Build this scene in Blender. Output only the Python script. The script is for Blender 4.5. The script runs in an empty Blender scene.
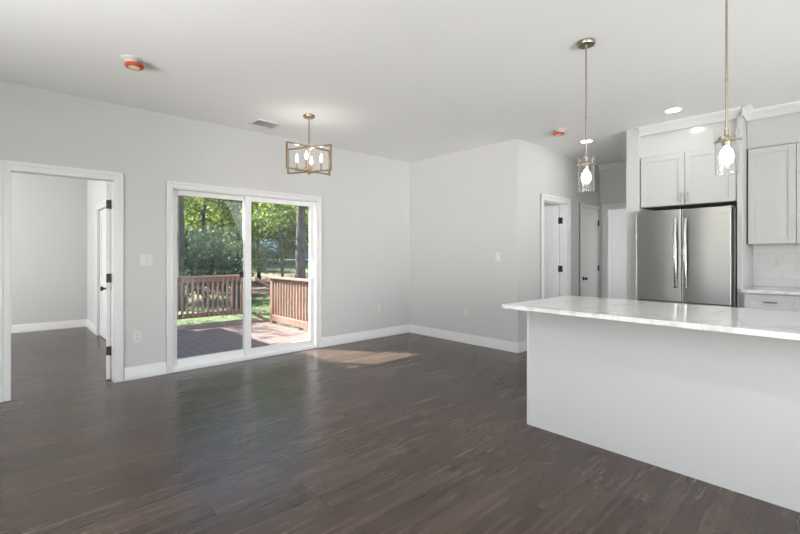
import bpy, bmesh, math, random
import numpy as np
from mathutils import Vector, Matrix

S = bpy.context.scene
C = S.collection
PI = math.pi
rad = math.radians
random.seed(7)
RNG = np.random.default_rng(11)

# ------------------------------------------------------------------ camera, world, sun, lights, exposure
CAM_H = 1.28
F_PX = 428.65
TH = rad(47.2675)                       # viewing direction, measured from +X
cam = bpy.data.objects.new('camera', bpy.data.cameras.new('camera'))
C.objects.link(cam)
cam.location = (0, 0, CAM_H)
cam.rotation_euler = (PI / 2, 0, TH - PI / 2)
cam.data.sensor_width = 36
cam.data.lens = F_PX / 800 * 36
cam.data.shift_y = -12.5 / 800
cam.data.clip_start = 0.02
cam.data.clip_end = 400
S.camera = cam

S.view_settings.view_transform = 'Standard'
S.view_settings.look = 'None'
S.view_settings.exposure = 0.06
S.view_settings.gamma = 1.0
S.view_settings.use_curve_mapping = False
S.cycles.max_bounces = 14
S.cycles.diffuse_bounces = 7
S.cycles.glossy_bounces = 4
S.cycles.transparent_max_bounces = 16
S.cycles.caustics_reflective = False
S.cycles.caustics_refractive = False
S.cycles.sample_clamp_indirect = 6.0

world = bpy.data.worlds.new('world')
S.world = world
world.use_nodes = True
wn = world.node_tree.nodes
wl = world.node_tree.links
sky = wn.new('ShaderNodeTexSky')
sky.sky_type = 'NISHITA'
sky.sun_disc = False
sky.sun_elevation = rad(51)
sky.sun_rotation = rad(-34)
wn['Background'].inputs['Strength'].default_value = 0.40
wl.new(sky.outputs[0], wn['Background'].inputs[0])

SUN_DIR = Vector((0.93, -1.29, -1.93)).normalized()
sd = bpy.data.lights.new('sun', 'SUN')
sd.energy = 27.0
sd.angle = rad(0.6)
sd.color = (1.0, 0.97, 0.93)
so = bpy.data.objects.new('sun', sd)
C.objects.link(so)
so.rotation_euler = SUN_DIR.to_track_quat('-Z', 'Y').to_euler()
so.location = (-6, 12, 15)


def area(name, loc, direction, sx, sy, power, col=(1, 1, 1), spread=180):
    d = bpy.data.lights.new(name, 'AREA')
    d.shape = 'RECTANGLE'
    d.size, d.size_y = sx, sy
    d.energy = power
    d.color = col
    d.spread = rad(spread)
    o = bpy.data.objects.new(name, d)
    C.objects.link(o)
    o.location = loc
    o.rotation_euler = Vector(direction).to_track_quat('-Z', 'Y').to_euler()
    return o


# fill lamps added out of view, most of them at the assumed windows below
FILL_COL = (1.0, 0.985, 0.98)
area('added_fill', (-2.73, 0.9, 1.05), (1, 0, 2.5), 3.0, 1.6, 300, FILL_COL, 130)  # added uplight that brightens the ceiling
area('added_fill', (-2.73, 0.9, 1.05), (1, 0.6, 0.12), 3.0, 1.6, 21, FILL_COL, 50)  # added slanted beam to lift the wall right of the corner
area('added_fill', (1.2, -3.35, 1.15), (0, 1, 0), 3.4, 1.6, 100, FILL_COL)  # added broad fill from behind the camera
area('added_fill', (1.2, -3.35, 1.05), (0.6, 1, 0.14), 3.4, 1.6, 40, FILL_COL, 55)  # added beam toward the room corner and lower walls
area('added_fill', (4.7, -3.35, 1.3), (0, 1, 2.0), 1.4, 1.2, 80, FILL_COL, 120)  # added uplight on the kitchen side, at an assumed window
area('added_fill', (-2.73, 2.66, 1.2), (1, 0, 0), 0.16, 2.0, 20, FILL_COL)  # added strip lamp, there to draw a bright streak on the refrigerator
area('added_fill', (-2.73, 7.6, 1.5), (1, 0, 0.2), 1.8, 1.5, 150, (1.0, 0.985, 0.96))  # stands for daylight from the far room's unseen left window
area('added_fill', (6.6, 5.0, 1.5), (0, -1, 0.2), 1.2, 1.4, 60, (1, 1, 1))  # added to brighten the room off the hall; no window here
area('added_fill', (8.2, 1.83, 1.4), (0, 1, 0), 1.2, 2.2, 17, (1, 1, 1))  # added to brighten the room past the hall end; no window here


# ------------------------------------------------------------------ materials
def mat(name, col, rough=0.5, metal=0.0, spec=None, **kw):
    m = bpy.data.materials.new(name)
    m.use_nodes = True
    b = m.node_tree.nodes['Principled BSDF']
    b.inputs['Base Color'].default_value = (*col, 1)
    b.inputs['Roughness'].default_value = rough
    b.inputs['Metallic'].default_value = metal
    if spec is not None:
        b.inputs['Specular IOR Level'].default_value = spec
    for k, v in kw.items():
        b.inputs[k.replace('_', ' ')].default_value = v
    return m


def nt(m):
    t = m.node_tree
    return t.nodes, t.links, t.nodes['Principled BSDF']


def bump_noise(m, scale, strength, dist=0.002):
    n, l, b = nt(m)
    tc = n.new('ShaderNodeTexCoord')
    no = n.new('ShaderNodeTexNoise')
    no.inputs['Scale'].default_value = scale
    no.inputs['Detail'].default_value = 3
    bp = n.new('ShaderNodeBump')
    bp.inputs['Strength'].default_value = strength
    bp.inputs['Distance'].default_value = dist
    l.new(tc.outputs['Object'], no.inputs['Vector'])
    l.new(no.outputs[0], bp.inputs['Height'])
    l.new(bp.outputs[0], b.inputs['Normal'])


def ramp(n, stops):
    r = n.new('ShaderNodeValToRGB')
    e = r.color_ramp.elements
    while len(e) < len(stops):
        e.new(0.5)
    for i, (p, c) in enumerate(stops):
        e[i].position = p
        e[i].color = (*c, 1)
    return r


def noise_color(m, scale, stops, stretch=(1, 1, 1), detail=4, coord='Object'):
    n, l, b = nt(m)
    tc = n.new('ShaderNodeTexCoord')
    mp = n.new('ShaderNodeMapping')
    mp.inputs['Scale'].default_value = stretch
    no = n.new('ShaderNodeTexNoise')
    no.inputs['Scale'].default_value = scale
    no.inputs['Detail'].default_value = detail
    r = ramp(n, stops)
    l.new(tc.outputs[coord], mp.inputs[0])
    l.new(mp.outputs[0], no.inputs['Vector'])
    l.new(no.outputs[0], r.inputs[0])
    l.new(r.outputs[0], b.inputs['Base Color'])
    return r


M = {}
M['wall'] = mat('wall_paint', (0.555, 0.553, 0.549), 0.6)
bump_noise(M['wall'], 260, 0.06)
M['ceiling'] = mat('ceiling_paint', (0.88, 0.88, 0.875), 0.7)
bump_noise(M['ceiling'], 200, 0.05)
M['trim'] = mat('trim_white', (0.71, 0.71, 0.71), 0.3)
M['door'] = mat('door_white', (0.70, 0.70, 0.70), 0.35)
M['cab'] = mat('cabinet_white', (0.54, 0.54, 0.54), 0.32)
M['gloss'] = mat('soffit_gloss_white', (0.57, 0.57, 0.56), 0.16)
M['vinyl'] = mat('white_vinyl', (0.82, 0.82, 0.82), 0.3)
M['island'] = mat('island_white', (0.50, 0.50, 0.495), 0.4)
M['black'] = mat('black_metal', (0.012, 0.012, 0.012), 0.4)
M['plastic'] = mat('white_plastic', (0.64, 0.635, 0.62), 0.35)
M['duct'] = mat('duct_grey', (0.42, 0.42, 0.42), 0.6)
M['alarm'] = mat('alarm_white', (0.5, 0.5, 0.49), 0.5)
M['slot'] = mat('dark_slot', (0.06, 0.06, 0.06), 0.6)
M['brass'] = mat('brushed_brass', (0.36, 0.27, 0.165), 0.36, 1.0)
M['nickel'] = mat('warm_nickel', (0.36, 0.32, 0.245), 0.32, 1.0)
M['pull'] = mat('dark_nickel_pull', (0.28, 0.26, 0.23), 0.35, 1.0)
M['orange'] = mat('orange_plastic', (0.47, 0.062, 0.02), 0.4)
M['sticker'] = mat('cream_sticker', (0.85, 0.70, 0.42), 0.5)
M['gap'] = mat('dark_gasket', (0.02, 0.02, 0.02), 0.6)
M['fridge_side'] = mat('fridge_side_grey', (0.16, 0.16, 0.16), 0.45, 0.3)
M['logo'] = mat('silver_letters', (0.80, 0.80, 0.80), 0.25, 0.6)
M['roof_dark'] = mat('roof_shingle', (0.10, 0.10, 0.10), 0.8)
M['siding'] = mat('house_siding', (0.20, 0.21, 0.23), 0.7)
M['pale_roof'] = mat('pale_roof', (0.26, 0.245, 0.245), 0.7)
M['pane'] = mat('dark_pane', (0.05, 0.06, 0.07), 0.15)
M['patio_stone'] = mat('foundation_grey', (0.3, 0.3, 0.3), 0.8)


def floor_material():
    m = mat('dark_wood_planks', (0.08, 0.06, 0.05), 0.33, 0, 0.4)
    n, l, b = nt(m)
    tc = n.new('ShaderNodeTexCoord')
    br = n.new('ShaderNodeTexBrick')
    br.offset = 0.37
    br.offset_frequency = 3
    br.inputs['Scale'].default_value = 1.0
    br.inputs['Brick Width'].default_value = 1.22
    br.inputs['Row Height'].default_value = 0.178
    br.inputs['Mortar Size'].default_value = 0.0016
    br.inputs['Mortar Smooth'].default_value = 0.3
    br.inputs['Bias'].default_value = 0.0
    br.inputs['Color1'].default_value = (0, 0, 0, 1)
    br.inputs['Color2'].default_value = (1, 1, 1, 1)
    br.inputs['Mortar'].default_value = (0.5, 0.5, 0.5, 1)
    l.new(tc.outputs['Object'], br.inputs['Vector'])
    # grain: noise drawn out along the planks, shifted plank by plank
    sh = n.new('ShaderNodeVectorMath')
    sh.operation = 'MULTIPLY_ADD'
    sh.inputs[1].default_value = (7.3, 3.1, 5.0)
    l.new(br.outputs['Color'], sh.inputs[0])
    l.new(tc.outputs['Object'], sh.inputs[2])
    mp = n.new('ShaderNodeMapping')
    mp.inputs['Scale'].default_value = (0.8, 11, 1)
    l.new(sh.outputs[0], mp.inputs[0])
    g = n.new('ShaderNodeTexNoise')
    g.inputs['Scale'].default_value = 2.2
    g.inputs['Detail'].default_value = 4
    g.inputs['Roughness'].default_value = 0.5
    g.inputs['Distortion'].default_value = 0.35
    l.new(mp.outputs[0], g.inputs['Vector'])
    r = ramp(n, [(0.26, (0.038, 0.0255, 0.0195)), (0.5, (0.0555, 0.0378, 0.0292)), (0.76, (0.079, 0.0555, 0.0440))])
    l.new(g.outputs[0], r.inputs[0])
    tint = ramp(n, [(0.0, (0.80, 0.79, 0.78)), (0.5, (1.0, 0.99, 0.98)), (1.0, (1.2, 1.19, 1.18))])
    l.new(br.outputs['Color'], tint.inputs[0])
    mu = n.new('ShaderNodeMix')
    mu.data_type = 'RGBA'
    mu.blend_type = 'MULTIPLY'
    mu.inputs[0].default_value = 1
    l.new(r.outputs[0], mu.inputs[6])
    l.new(tint.outputs[0], mu.inputs[7])
    mo = n.new('ShaderNodeMix')
    mo.data_type = 'RGBA'
    mo.inputs[7].default_value = (0.020, 0.015, 0.013, 1)
    l.new(br.outputs['Fac'], mo.inputs[0])
    l.new(mu.outputs[2], mo.inputs[6])
    l.new(mo.outputs[2], b.inputs['Base Color'])
    rr = n.new('ShaderNodeMapRange')
    rr.inputs[3].default_value = 0.18
    rr.inputs[4].default_value = 0.34
    l.new(g.outputs[0], rr.inputs[0])
    l.new(rr.outputs[0], b.inputs['Roughness'])
    bp = n.new('ShaderNodeBump')
    bp.inputs['Strength'].default_value = 0.12
    bp.inputs['Distance'].default_value = 0.002
    sub = n.new('ShaderNodeMath')
    sub.operation = 'SUBTRACT'
    l.new(g.outputs[0], sub.inputs[0])
    l.new(br.outputs['Fac'], sub.inputs[1])
    l.new(sub.outputs[0], bp.inputs['Height'])
    l.new(bp.outputs[0], b.inputs['Normal'])
    return m


M['floor'] = floor_material()


def quartz_material():
    m = mat('white_quartz', (0.78, 0.78, 0.78), 0.12)
    n, l, b = nt(m)
    tc = n.new('ShaderNodeTexCoord')
    mp = n.new('ShaderNodeMapping')
    mp.inputs['Rotation'].default_value = (0, 0, 0.7)
    mp.inputs['Scale'].default_value = (1.0, 2.3, 1.0)
    no = n.new('ShaderNodeTexNoise')
    no.inputs['Scale'].default_value = 1.15
    no.inputs['Detail'].default_value = 4
    no.inputs['Roughness'].default_value = 0.55
    no.inputs['Distortion'].default_value = 0.9
    l.new(tc.outputs['Object'], mp.inputs[0])
    l.new(mp.outputs[0], no.inputs['Vector'])
    r = ramp(n, [(0.0, (0.70, 0.70, 0.70)), (0.455, (0.70, 0.70, 0.695)), (0.485, (0.57, 0.57, 0.575)),
                 (0.50, (0.64, 0.64, 0.64)), (0.53, (0.70, 0.70, 0.70)), (1.0, (0.68, 0.68, 0.685))])
    l.new(no.outputs[0], r.inputs[0])
    l.new(r.outputs[0], b.inputs['Base Color'])
    return m


M['quartz'] = quartz_material()


def tile_material():
    m = mat('white_subway_tile', (0.75, 0.75, 0.75), 0.12)
    n, l, b = nt(m)
    tc = n.new('ShaderNodeTexCoord')
    sp = n.new('ShaderNodeSeparateXYZ')
    cb = n.new('ShaderNodeCombineXYZ')
    br = n.new('ShaderNodeTexBrick')
    br.inputs['Scale'].default_value = 1
    br.inputs['Brick Width'].default_value = 0.20
    br.inputs['Row Height'].default_value = 0.092
    br.inputs['Mortar Size'].default_value = 0.0025
    br.inputs['Color1'].default_value = (0.66, 0.66, 0.66, 1)
    br.inputs['Color2'].default_value = (0.69, 0.69, 0.69, 1)
    br.inputs['Mortar'].default_value = (0.58, 0.58, 0.58, 1)
    l.new(tc.outputs['Object'], sp.inputs[0])
    l.new(sp.outputs['Y'], cb.inputs['X'])
    l.new(sp.outputs['Z'], cb.inputs['Y'])
    l.new(cb.outputs[0], br.inputs['Vector'])
    l.new(br.outputs['Color'], b.inputs['Base Color'])
    bp = n.new('ShaderNodeBump')
    bp.invert = True
    bp.inputs['Strength'].default_value = 0.4
    bp.inputs['Distance'].default_value = 0.003
    l.new(br.outputs['Fac'], bp.inputs['Height'])
    l.new(bp.outputs[0], b.inputs['Normal'])
    return m


M['tile'] = tile_material()


def steel_material():
    m = mat('brushed_steel', (0.42, 0.415, 0.405), 0.30, 1.0)
    n, l, b = nt(m)
    tc = n.new('ShaderNodeTexCoord')
    mp = n.new('ShaderNodeMapping')
    mp.inputs['Scale'].default_value = (1, 1.5, 420)
    no = n.new('ShaderNodeTexNoise')
    no.inputs['Scale'].default_value = 3
    l.new(tc.outputs['Object'], mp.inputs[0])
    l.new(mp.outputs[0], no.inputs['Vector'])
    r = n.new('ShaderNodeMapRange')
    r.inputs[3].default_value = 0.26
    r.inputs[4].default_value = 0.36
    l.new(no.outputs[0], r.inputs[0])
    l.new(r.outputs[0], b.inputs['Roughness'])
    tg = n.new('ShaderNodeTangent')
    tg.direction_type = 'RADIAL'
    tg.axis = 'Z'
    l.new(tg.outputs[0], b.inputs['Tangent'])
    b.inputs['Anisotropic'].default_value = 0.8
    b.inputs['Anisotropic Rotation'].default_value = 0.25
    return m


M['steel'] = steel_material()
M['chrome'] = mat('polished_handle_steel', (0.45, 0.445, 0.44), 0.2, 1.0)


def glass_material(name, tint, dust, refl=1.0, power=4.0):
    m = bpy.data.materials.new(name)
    m.use_nodes = True
    n, l = m.node_tree.nodes, m.node_tree.links
    n.remove(n['Principled BSDF'])
    out = n['Material Output']
    tr = n.new('ShaderNodeBsdfTransparent')
    tr.inputs[0].default_value = (*tint, 1)
    gl = n.new('ShaderNodeBsdfGlossy')
    gl.inputs['Roughness'].default_value = 0.02
    fr = n.new('ShaderNodeLayerWeight')              # the same from both faces of the pane
    fr.inputs['Blend'].default_value = 0.5
    pw = n.new('ShaderNodeMath')
    pw.operation = 'POWER'
    pw.inputs[1].default_value = power
    l.new(fr.outputs['Facing'], pw.inputs[0])
    k = n.new('ShaderNodeMath')
    k.operation = 'MULTIPLY_ADD'
    k.inputs[1].default_value = 0.75 * refl
    k.inputs[2].default_value = 0.04 * refl
    l.new(pw.outputs[0], k.inputs[0])
    mx = n.new('ShaderNodeMixShader')
    l.new(k.outputs[0], mx.inputs[0])
    l.new(tr.outputs[0], mx.inputs[1])
    l.new(gl.outputs[0], mx.inputs[2])
    last = mx
    if dust:
        tl = n.new('ShaderNodeBsdfTranslucent')
        tl.inputs[0].default_value = (0.8, 0.82, 0.85, 1)
        m2 = n.new('ShaderNodeMixShader')
        m2.inputs[0].default_value = dust
        l.new(mx.outputs[0], m2.inputs[1])
        l.new(tl.outputs[0], m2.inputs[2])
        last = m2
    l.new(last.outputs[0], out.inputs[0])
    return m


M['glass'] = glass_material('door_glass', (0.97, 0.98, 0.97), 0.006, 0.6)
M['dusty'] = glass_material('dusty_door_glass', (0.97, 0.98, 0.97), 0.024, 0.5)
M['clear'] = glass_material('clear_shade_glass', (0.985, 0.99, 0.99), 0.0, 0.8, 2.2)


def emit_material(name, col, strength):
    m = bpy.data.materials.new(name)
    m.use_nodes = True
    n, l = m.node_tree.nodes, m.node_tree.links
    n.remove(n['Principled BSDF'])
    e = n.new('ShaderNodeEmission')
    e.inputs[0].default_value = (*col, 1)
    e.inputs[1].default_value = strength
    l.new(e.outputs[0], n['Material Output'].inputs[0])
    return m


M['bulb'] = emit_material('lit_bulb', (1.0, 0.97, 0.92), 9)
M['candle'] = emit_material('lit_candle_bulb', (1.0, 0.93, 0.80), 10)
M['led'] = emit_material('lit_led_lens', (1.0, 0.98, 0.95), 14)

M['deck'] = mat('deck_board_brown', (0.25, 0.18, 0.165), 0.6)
noise_color(M['deck'], 2.0, [(0.3, (0.105, 0.071, 0.065)), (0.7, (0.160, 0.114, 0.098))], (14, 1.2, 1))
M['rail'] = mat('stained_rail_wood', (0.38, 0.20, 0.14), 0.55)
noise_color(M['rail'], 2.0, [(0.3, (0.215, 0.12, 0.092)), (0.7, (0.32, 0.195, 0.148))], (6, 6, 1.2))
M['bark'] = mat('tree_bark', (0.09, 0.075, 0.065), 0.9)
noise_color(M['bark'], 3.0, [(0.3, (0.045, 0.038, 0.034)), (0.7, (0.14, 0.12, 0.105))], (5, 5, 0.8))
M['dark_bark'] = mat('dark_tree_bark', (0.03, 0.026, 0.024), 0.9)


def leaf_material(name, dark, light, trans=0.45):
    m = bpy.data.materials.new(name)
    m.use_nodes = True
    n, l = m.node_tree.nodes, m.node_tree.links
    n.remove(n['Principled BSDF'])
    ge = n.new('ShaderNodeNewGeometry')
    r = ramp(n, [(0.0, dark), (0.75, tuple((a + b) / 2 for a, b in zip(dark, light))), (1.0, light)])
    l.new(ge.outputs['Random Per Island'], r.inputs[0])
    d = n.new('ShaderNodeBsdfDiffuse')
    t = n.new('ShaderNodeBsdfTranslucent')
    g = n.new('ShaderNodeBsdfGlossy')
    g.inputs['Roughness'].default_value = 0.4
    g.inputs['Color'].default_value = (0.8, 0.85, 0.9, 1)
    l.new(r.outputs[0], d.inputs[0])
    l.new(r.outputs[0], t.inputs[0])
    mx = n.new('ShaderNodeMixShader')
    mx.inputs[0].default_value = trans
    l.new(d.outputs[0], mx.inputs[1])
    l.new(t.outputs[0], mx.inputs[2])
    m2 = n.new('ShaderNodeMixShader')
    m2.inputs[0].default_value = 0.015
    l.new(mx.outputs[0], m2.inputs[1])
    l.new(g.outputs[0], m2.inputs[2])
    l.new(m2.outputs[0], n['Material Output'].inputs[0])
    return m


M['leaf_mid'] = leaf_material('mid_green_leaves', (0.055, 0.115, 0.02), (0.30, 0.37, 0.08))
M['leaf_yellow'] = leaf_material('yellow_green_leaves', (0.085, 0.135, 0.02), (0.40, 0.42, 0.09))
M['leaf_dark'] = leaf_material('dark_evergreen_leaves', (0.018, 0.042, 0.024), (0.085, 0.145, 0.075), 0.25)
M['leaf_blue'] = leaf_material('blue_grey_leaves', (0.05, 0.085, 0.09), (0.20, 0.27, 0.30), 0.25)
M['leaf_pale'] = leaf_material('pale_leaves', (0.16, 0.19, 0.08), (0.55, 0.55, 0.33))
M['litter'] = leaf_material('fallen_brown_leaves', (0.13, 0.07, 0.045), (0.52, 0.40, 0.30), 0.1)


def lawn_material():
    m = mat('grass_ground', (0.1, 0.15, 0.04), 0.9)
    n, l, b = nt(m)
    tc = n.new('ShaderNodeTexCoord')
    a = n.new('ShaderNodeTexNoise')
    a.inputs['Scale'].default_value = 0.35
    a.inputs['Detail'].default_value = 5
    f = n.new('ShaderNodeTexNoise')
    f.inputs['Scale'].default_value = 9
    f.inputs['Detail'].default_value = 4
    l.new(tc.outputs['Object'], a.inputs['Vector'])
    l.new(tc.outputs['Object'], f.inputs['Vector'])
    gr = ramp(n, [(0.3, (0.03, 0.06, 0.018)), (0.7, (0.095, 0.135, 0.036))])
    so_ = ramp(n, [(0.3, (0.07, 0.046, 0.032)), (0.7, (0.18, 0.125, 0.088))])
    l.new(f.outputs[0], gr.inputs[0])
    l.new(f.outputs[0], so_.inputs[0])
    ln = n.new('ShaderNodeVectorMath')
    ln.operation = 'LENGTH'
    l.new(tc.outputs['Object'], ln.inputs[0])
    mr = n.new('ShaderNodeMapRange')              # grass near the deck, leaf-covered soil under the trees
    mr.inputs[1].default_value = 19
    mr.inputs[2].default_value = 25
    l.new(ln.outputs['Value'], mr.inputs[0])
    mr2 = n.new('ShaderNodeMapRange')             # a sunny clearing of grass again beyond
    mr2.inputs[1].default_value = 37
    mr2.inputs[2].default_value = 30
    l.new(ln.outputs['Value'], mr2.inputs[0])
    mu = n.new('ShaderNodeMath')
    mu.operation = 'MULTIPLY'
    l.new(mr.outputs[0], mu.inputs[0])
    l.new(mr2.outputs[0], mu.inputs[1])
    ad = n.new('ShaderNodeMath')
    ad.operation = 'MULTIPLY_ADD'
    ad.inputs[1].default_value = 1.6
    ad.inputs[2].default_value = -0.8
    l.new(a.outputs[0], ad.inputs[0])
    a2 = n.new('ShaderNodeMath')
    a2.operation = 'ADD'
    a2.use_clamp = True
    l.new(ad.outputs[0], a2.inputs[0])
    l.new(mu.outputs[0], a2.inputs[1])
    mx = n.new('ShaderNodeMix')
    mx.data_type = 'RGBA'
    l.new(a2.outputs[0], mx.inputs[0])
    l.new(gr.outputs[0], mx.inputs[6])
    l.new(so_.outputs[0], mx.inputs[7])
    l.new(mx.outputs[2], b.inputs['Base Color'])
    return m


M['lawn'] = lawn_material()


# ------------------------------------------------------------------ mesh helpers
def box(bm, x0, x1, y0, y1, z0, z1, bev=0.0, seg=1):
    xs, ys, zs = sorted((x0, x1)), sorted((y0, y1)), sorted((z0, z1))
    v = [bm.verts.new((x, y, z)) for x in xs for y in ys for z in zs]
    fs = []
    for q in ((0, 1, 3, 2), (4, 6, 7, 5), (0, 4, 5, 1), (2, 3, 7, 6), (0, 2, 6, 4), (1, 5, 7, 3)):
        fs.append(bm.faces.new([v[i] for i in q]))
    if bev > 0:
        es = list({e for f in fs for e in f.edges})
        bmesh.ops.bevel(bm, geom=es, offset=bev, segments=seg, affect='EDGES', profile=0.7)
    return v


def tube(bm, pts, radii, n=10, cap=True):
    pts = [Vector(p) for p in pts]
    if not isinstance(radii, (list, tuple)):
        radii = [radii] * len(pts)
    rings = []
    up = None
    for i, p in enumerate(pts):
        a = pts[max(i - 1, 0)]
        b = pts[min(i + 1, len(pts) - 1)]
        t = (b - a).normalized()
        if up is None:
            up = Vector((0, 0, 1)) if abs(t.z) < 0.9 else Vector((1, 0, 0))
        s = t.cross(up).normalized()
        up = s.cross(t).normalized()
        rings.append([bm.verts.new(p + (s * math.cos(2 * PI * k / n) + up * math.sin(2 * PI * k / n)) * radii[i]) for k in range(n)])
    for i in range(len(rings) - 1):
        for k in range(n):
            f = bm.faces.new((rings[i][k], rings[i][(k + 1) % n], rings[i + 1][(k + 1) % n], rings[i + 1][k]))
            f.smooth = True
    if cap:
        bm.faces.new(list(reversed(rings[0])))
        bm.faces.new(rings[-1])


def lathe(bm, prof, n=24, axis='Z', center=(0, 0, 0)):
    """prof: list of (r, h); r == 0 closes to a point"""
    c = Vector(center)
    rings = []
    for r, h in prof:
        cnt = 1 if r < 1e-6 else n
        ring = []
        for k in range(cnt):
            a = 2 * PI * k / n
            u, w = r * math.cos(a), r * math.sin(a)
            p = {'Z': (u, w, h), 'X': (h, u, w), 'Y': (w, h, u)}[axis]
            ring.append(bm.verts.new(c + Vector(p)))
        rings.append(ring)
    for a, b in zip(rings, rings[1:]):
        for k in range(n):
            q = []
            for v in (a[k % len(a)], a[(k + 1) % len(a)], b[(k + 1) % len(b)], b[k % len(b)]):
                if v not in q:
                    q.append(v)
            if len(q) > 2:
                try:
                    f = bm.faces.new(q)
                    f.smooth = True
                except ValueError:
                    pass


def prism(bm, poly, z0, z1, frame):
    """extrude a 2D outline (a, b) along a third direction; frame maps (a, b, c) to xyz"""
    lo = [bm.verts.new(frame(a, b, z0)) for a, b in poly]
    hi = [bm.verts.new(frame(a, b, z1)) for a, b in poly]
    k = len(poly)
    for i in range(k):
        bm.faces.new((lo[i], lo[(i + 1) % k], hi[(i + 1) % k], hi[i]))
    bm.faces.new(list(reversed(lo)))
    bm.faces.new(hi)


def obj(name, bm, material, parent=None, loc=None, sharp=True):
    me = bpy.data.meshes.new(name)
    bmesh.ops.recalc_face_normals(bm, faces=bm.faces)
    bm.to_mesh(me)
    bm.free()
    me.materials.append(material)
    o = bpy.data.objects.new(name, me)
    C.objects.link(o)
    if parent is not None:
        o.parent = parent
    if loc is not None:
        o.location = loc
    if sharp:
        me.set_sharp_from_angle(angle=rad(40))
    return o


def tag(o, label, cat, group=None, kind=None):
    o['label'] = label
    o['category'] = cat
    if group:
        o['group'] = group
    if kind:
        o['kind'] = kind
    return o


def thing(name, label, cat, loc=(0, 0, 0), rz=0.0, group=None):
    o = bpy.data.objects.new(name, None)
    o.empty_display_size = 0.1
    C.objects.link(o)
    o.location = loc
    o.rotation_euler = (0, 0, rz)
    return tag(o, label, cat, group)


def struct(name, bm, material, label=None, cat=None, parent=None, loc=None):
    o = obj(name, bm, material, parent, loc)
    if parent is None:
        o['kind'] = 'structure'
        o['label'] = label or name.replace('_', ' ')
        o['category'] = cat or name.split('_')[0]
    return o


def boxes(*bs, bev=0.0):
    bm = bmesh.new()
    for b in bs:
        box(bm, *b, bev=bev)
    return bm


def copy_tree(o, parent=None):
    c = o.copy()
    C.objects.link(c)
    if parent is not None:
        c.parent = parent
    for ch in list(o.children):
        copy_tree(ch, c)
    return c


# ------------------------------------------------------------------ room constants
H = 2.79
YA = 5.087           # wall with the patio door
TA = 0.115
YAo = YA + TA
XB = 4.913           # wall to the right of the corner
YC = 3.06            # hall wall
XE = 7.47            # end of the hall
XK = 6.20            # back wall of the kitchen
X0, Y0 = -2.6, -3.2  # walls behind the camera
XW = 1.089           # right wall of the far room
YF = 9.4             # back wall of the far room
X9 = 8.9

# ------------------------------------------------------------------ floor, ceiling, roof
struct('floor', boxes((X0 - .15, X9, Y0 - .15, YAo, -0.2, 0), (X0 - .15, XW + .15, YAo, YF + .15, -0.2, 0)), M['floor'],
       'dark brown wood plank floor running through all the rooms', 'floor')
struct('ceiling', boxes((X0 - .15, X9, Y0 - .15, YAo, H, H + .08), (X0 - .15, XW + .15, YAo, YF + .15, H, H + .08)), M['ceiling'],
       'smooth flat white ceiling over the open room', 'ceiling')
struct('roof', boxes((X0 - .4, X9 + .3, Y0 - .4, YAo + .12, 2.93, 3.02), (X0 - .4, 1.42, YAo + .12, YF + .5, 2.93, 3.0)), M['roof_dark'],
       'house roof with eave above the deck', 'roof')

# ------------------------------------------------------------------ walls
DX0, DX1, DZ = 0.025, 0.82, 2.04       # rough opening, left doorway
SX0, SX1, SZ = 1.325, 3.170, 2.035     # rough opening, patio door
struct('wall_left', boxes((X0, DX0, YA, YAo, 0, H), (DX0, DX1, YA, YAo, DZ, H), (DX1, SX0, YA, YAo, 0, H),
                          (SX0, SX1, YA, YAo, SZ, H), (SX1, X9, YA, YAo, 0, H)), M['wall'],
       'light grey wall holding the sliding patio door', 'wall')
struct('wall_right', boxes((XB, XB + .115, YC, YA, 0, H)), M['wall'], 'light grey wall right of the room corner', 'wall')
HX0, HX1, HZ = 5.555, 6.300, 2.06
GX0, GX1, GZ = 6.755, 7.435, 2.05
struct('wall_hall', boxes((XB + .115, HX0, YC, YC + .115, 0, H), (HX0, HX1, YC, YC + .115, HZ, H), (HX1, GX0, YC, YC + .115, 0, H),
                          (GX0, GX1, YC, YC + .115, GZ, H), (GX1, X9, YC, YC + .115, 0, H)), M['wall'],
       'light grey hall wall with two white doors', 'wall')
EY0, EY1, EZ = 2.08, 2.945, 2.06
struct('wall_hall_end', boxes((XE, XE + .115, EY1, YC, 0, H), (XE, XE + .115, EY0, EY1, EZ, H), (XE, XE + .115, 1.80, EY0, 0, H)), M['wall'],
       'light grey wall at the end of the hall', 'wall')
struct('wall_hall_side', boxes((5.56, XE, 1.82, 1.96, 0, H), (XE, X9, 1.70, 1.80, 0, H)), M['wall'],
       'narrow white wall end left of the refrigerator', 'wall')
struct('wall_kitchen', boxes((XK, XK + .12, Y0, 1.82, 0, H)), M['wall'], 'kitchen back wall behind cabinets', 'wall')
struct('wall_outer', boxes((X9, X9 + .12, 1.7, YAo, 0, H)), M['wall'], 'far wall of the back rooms', 'wall')
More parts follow.
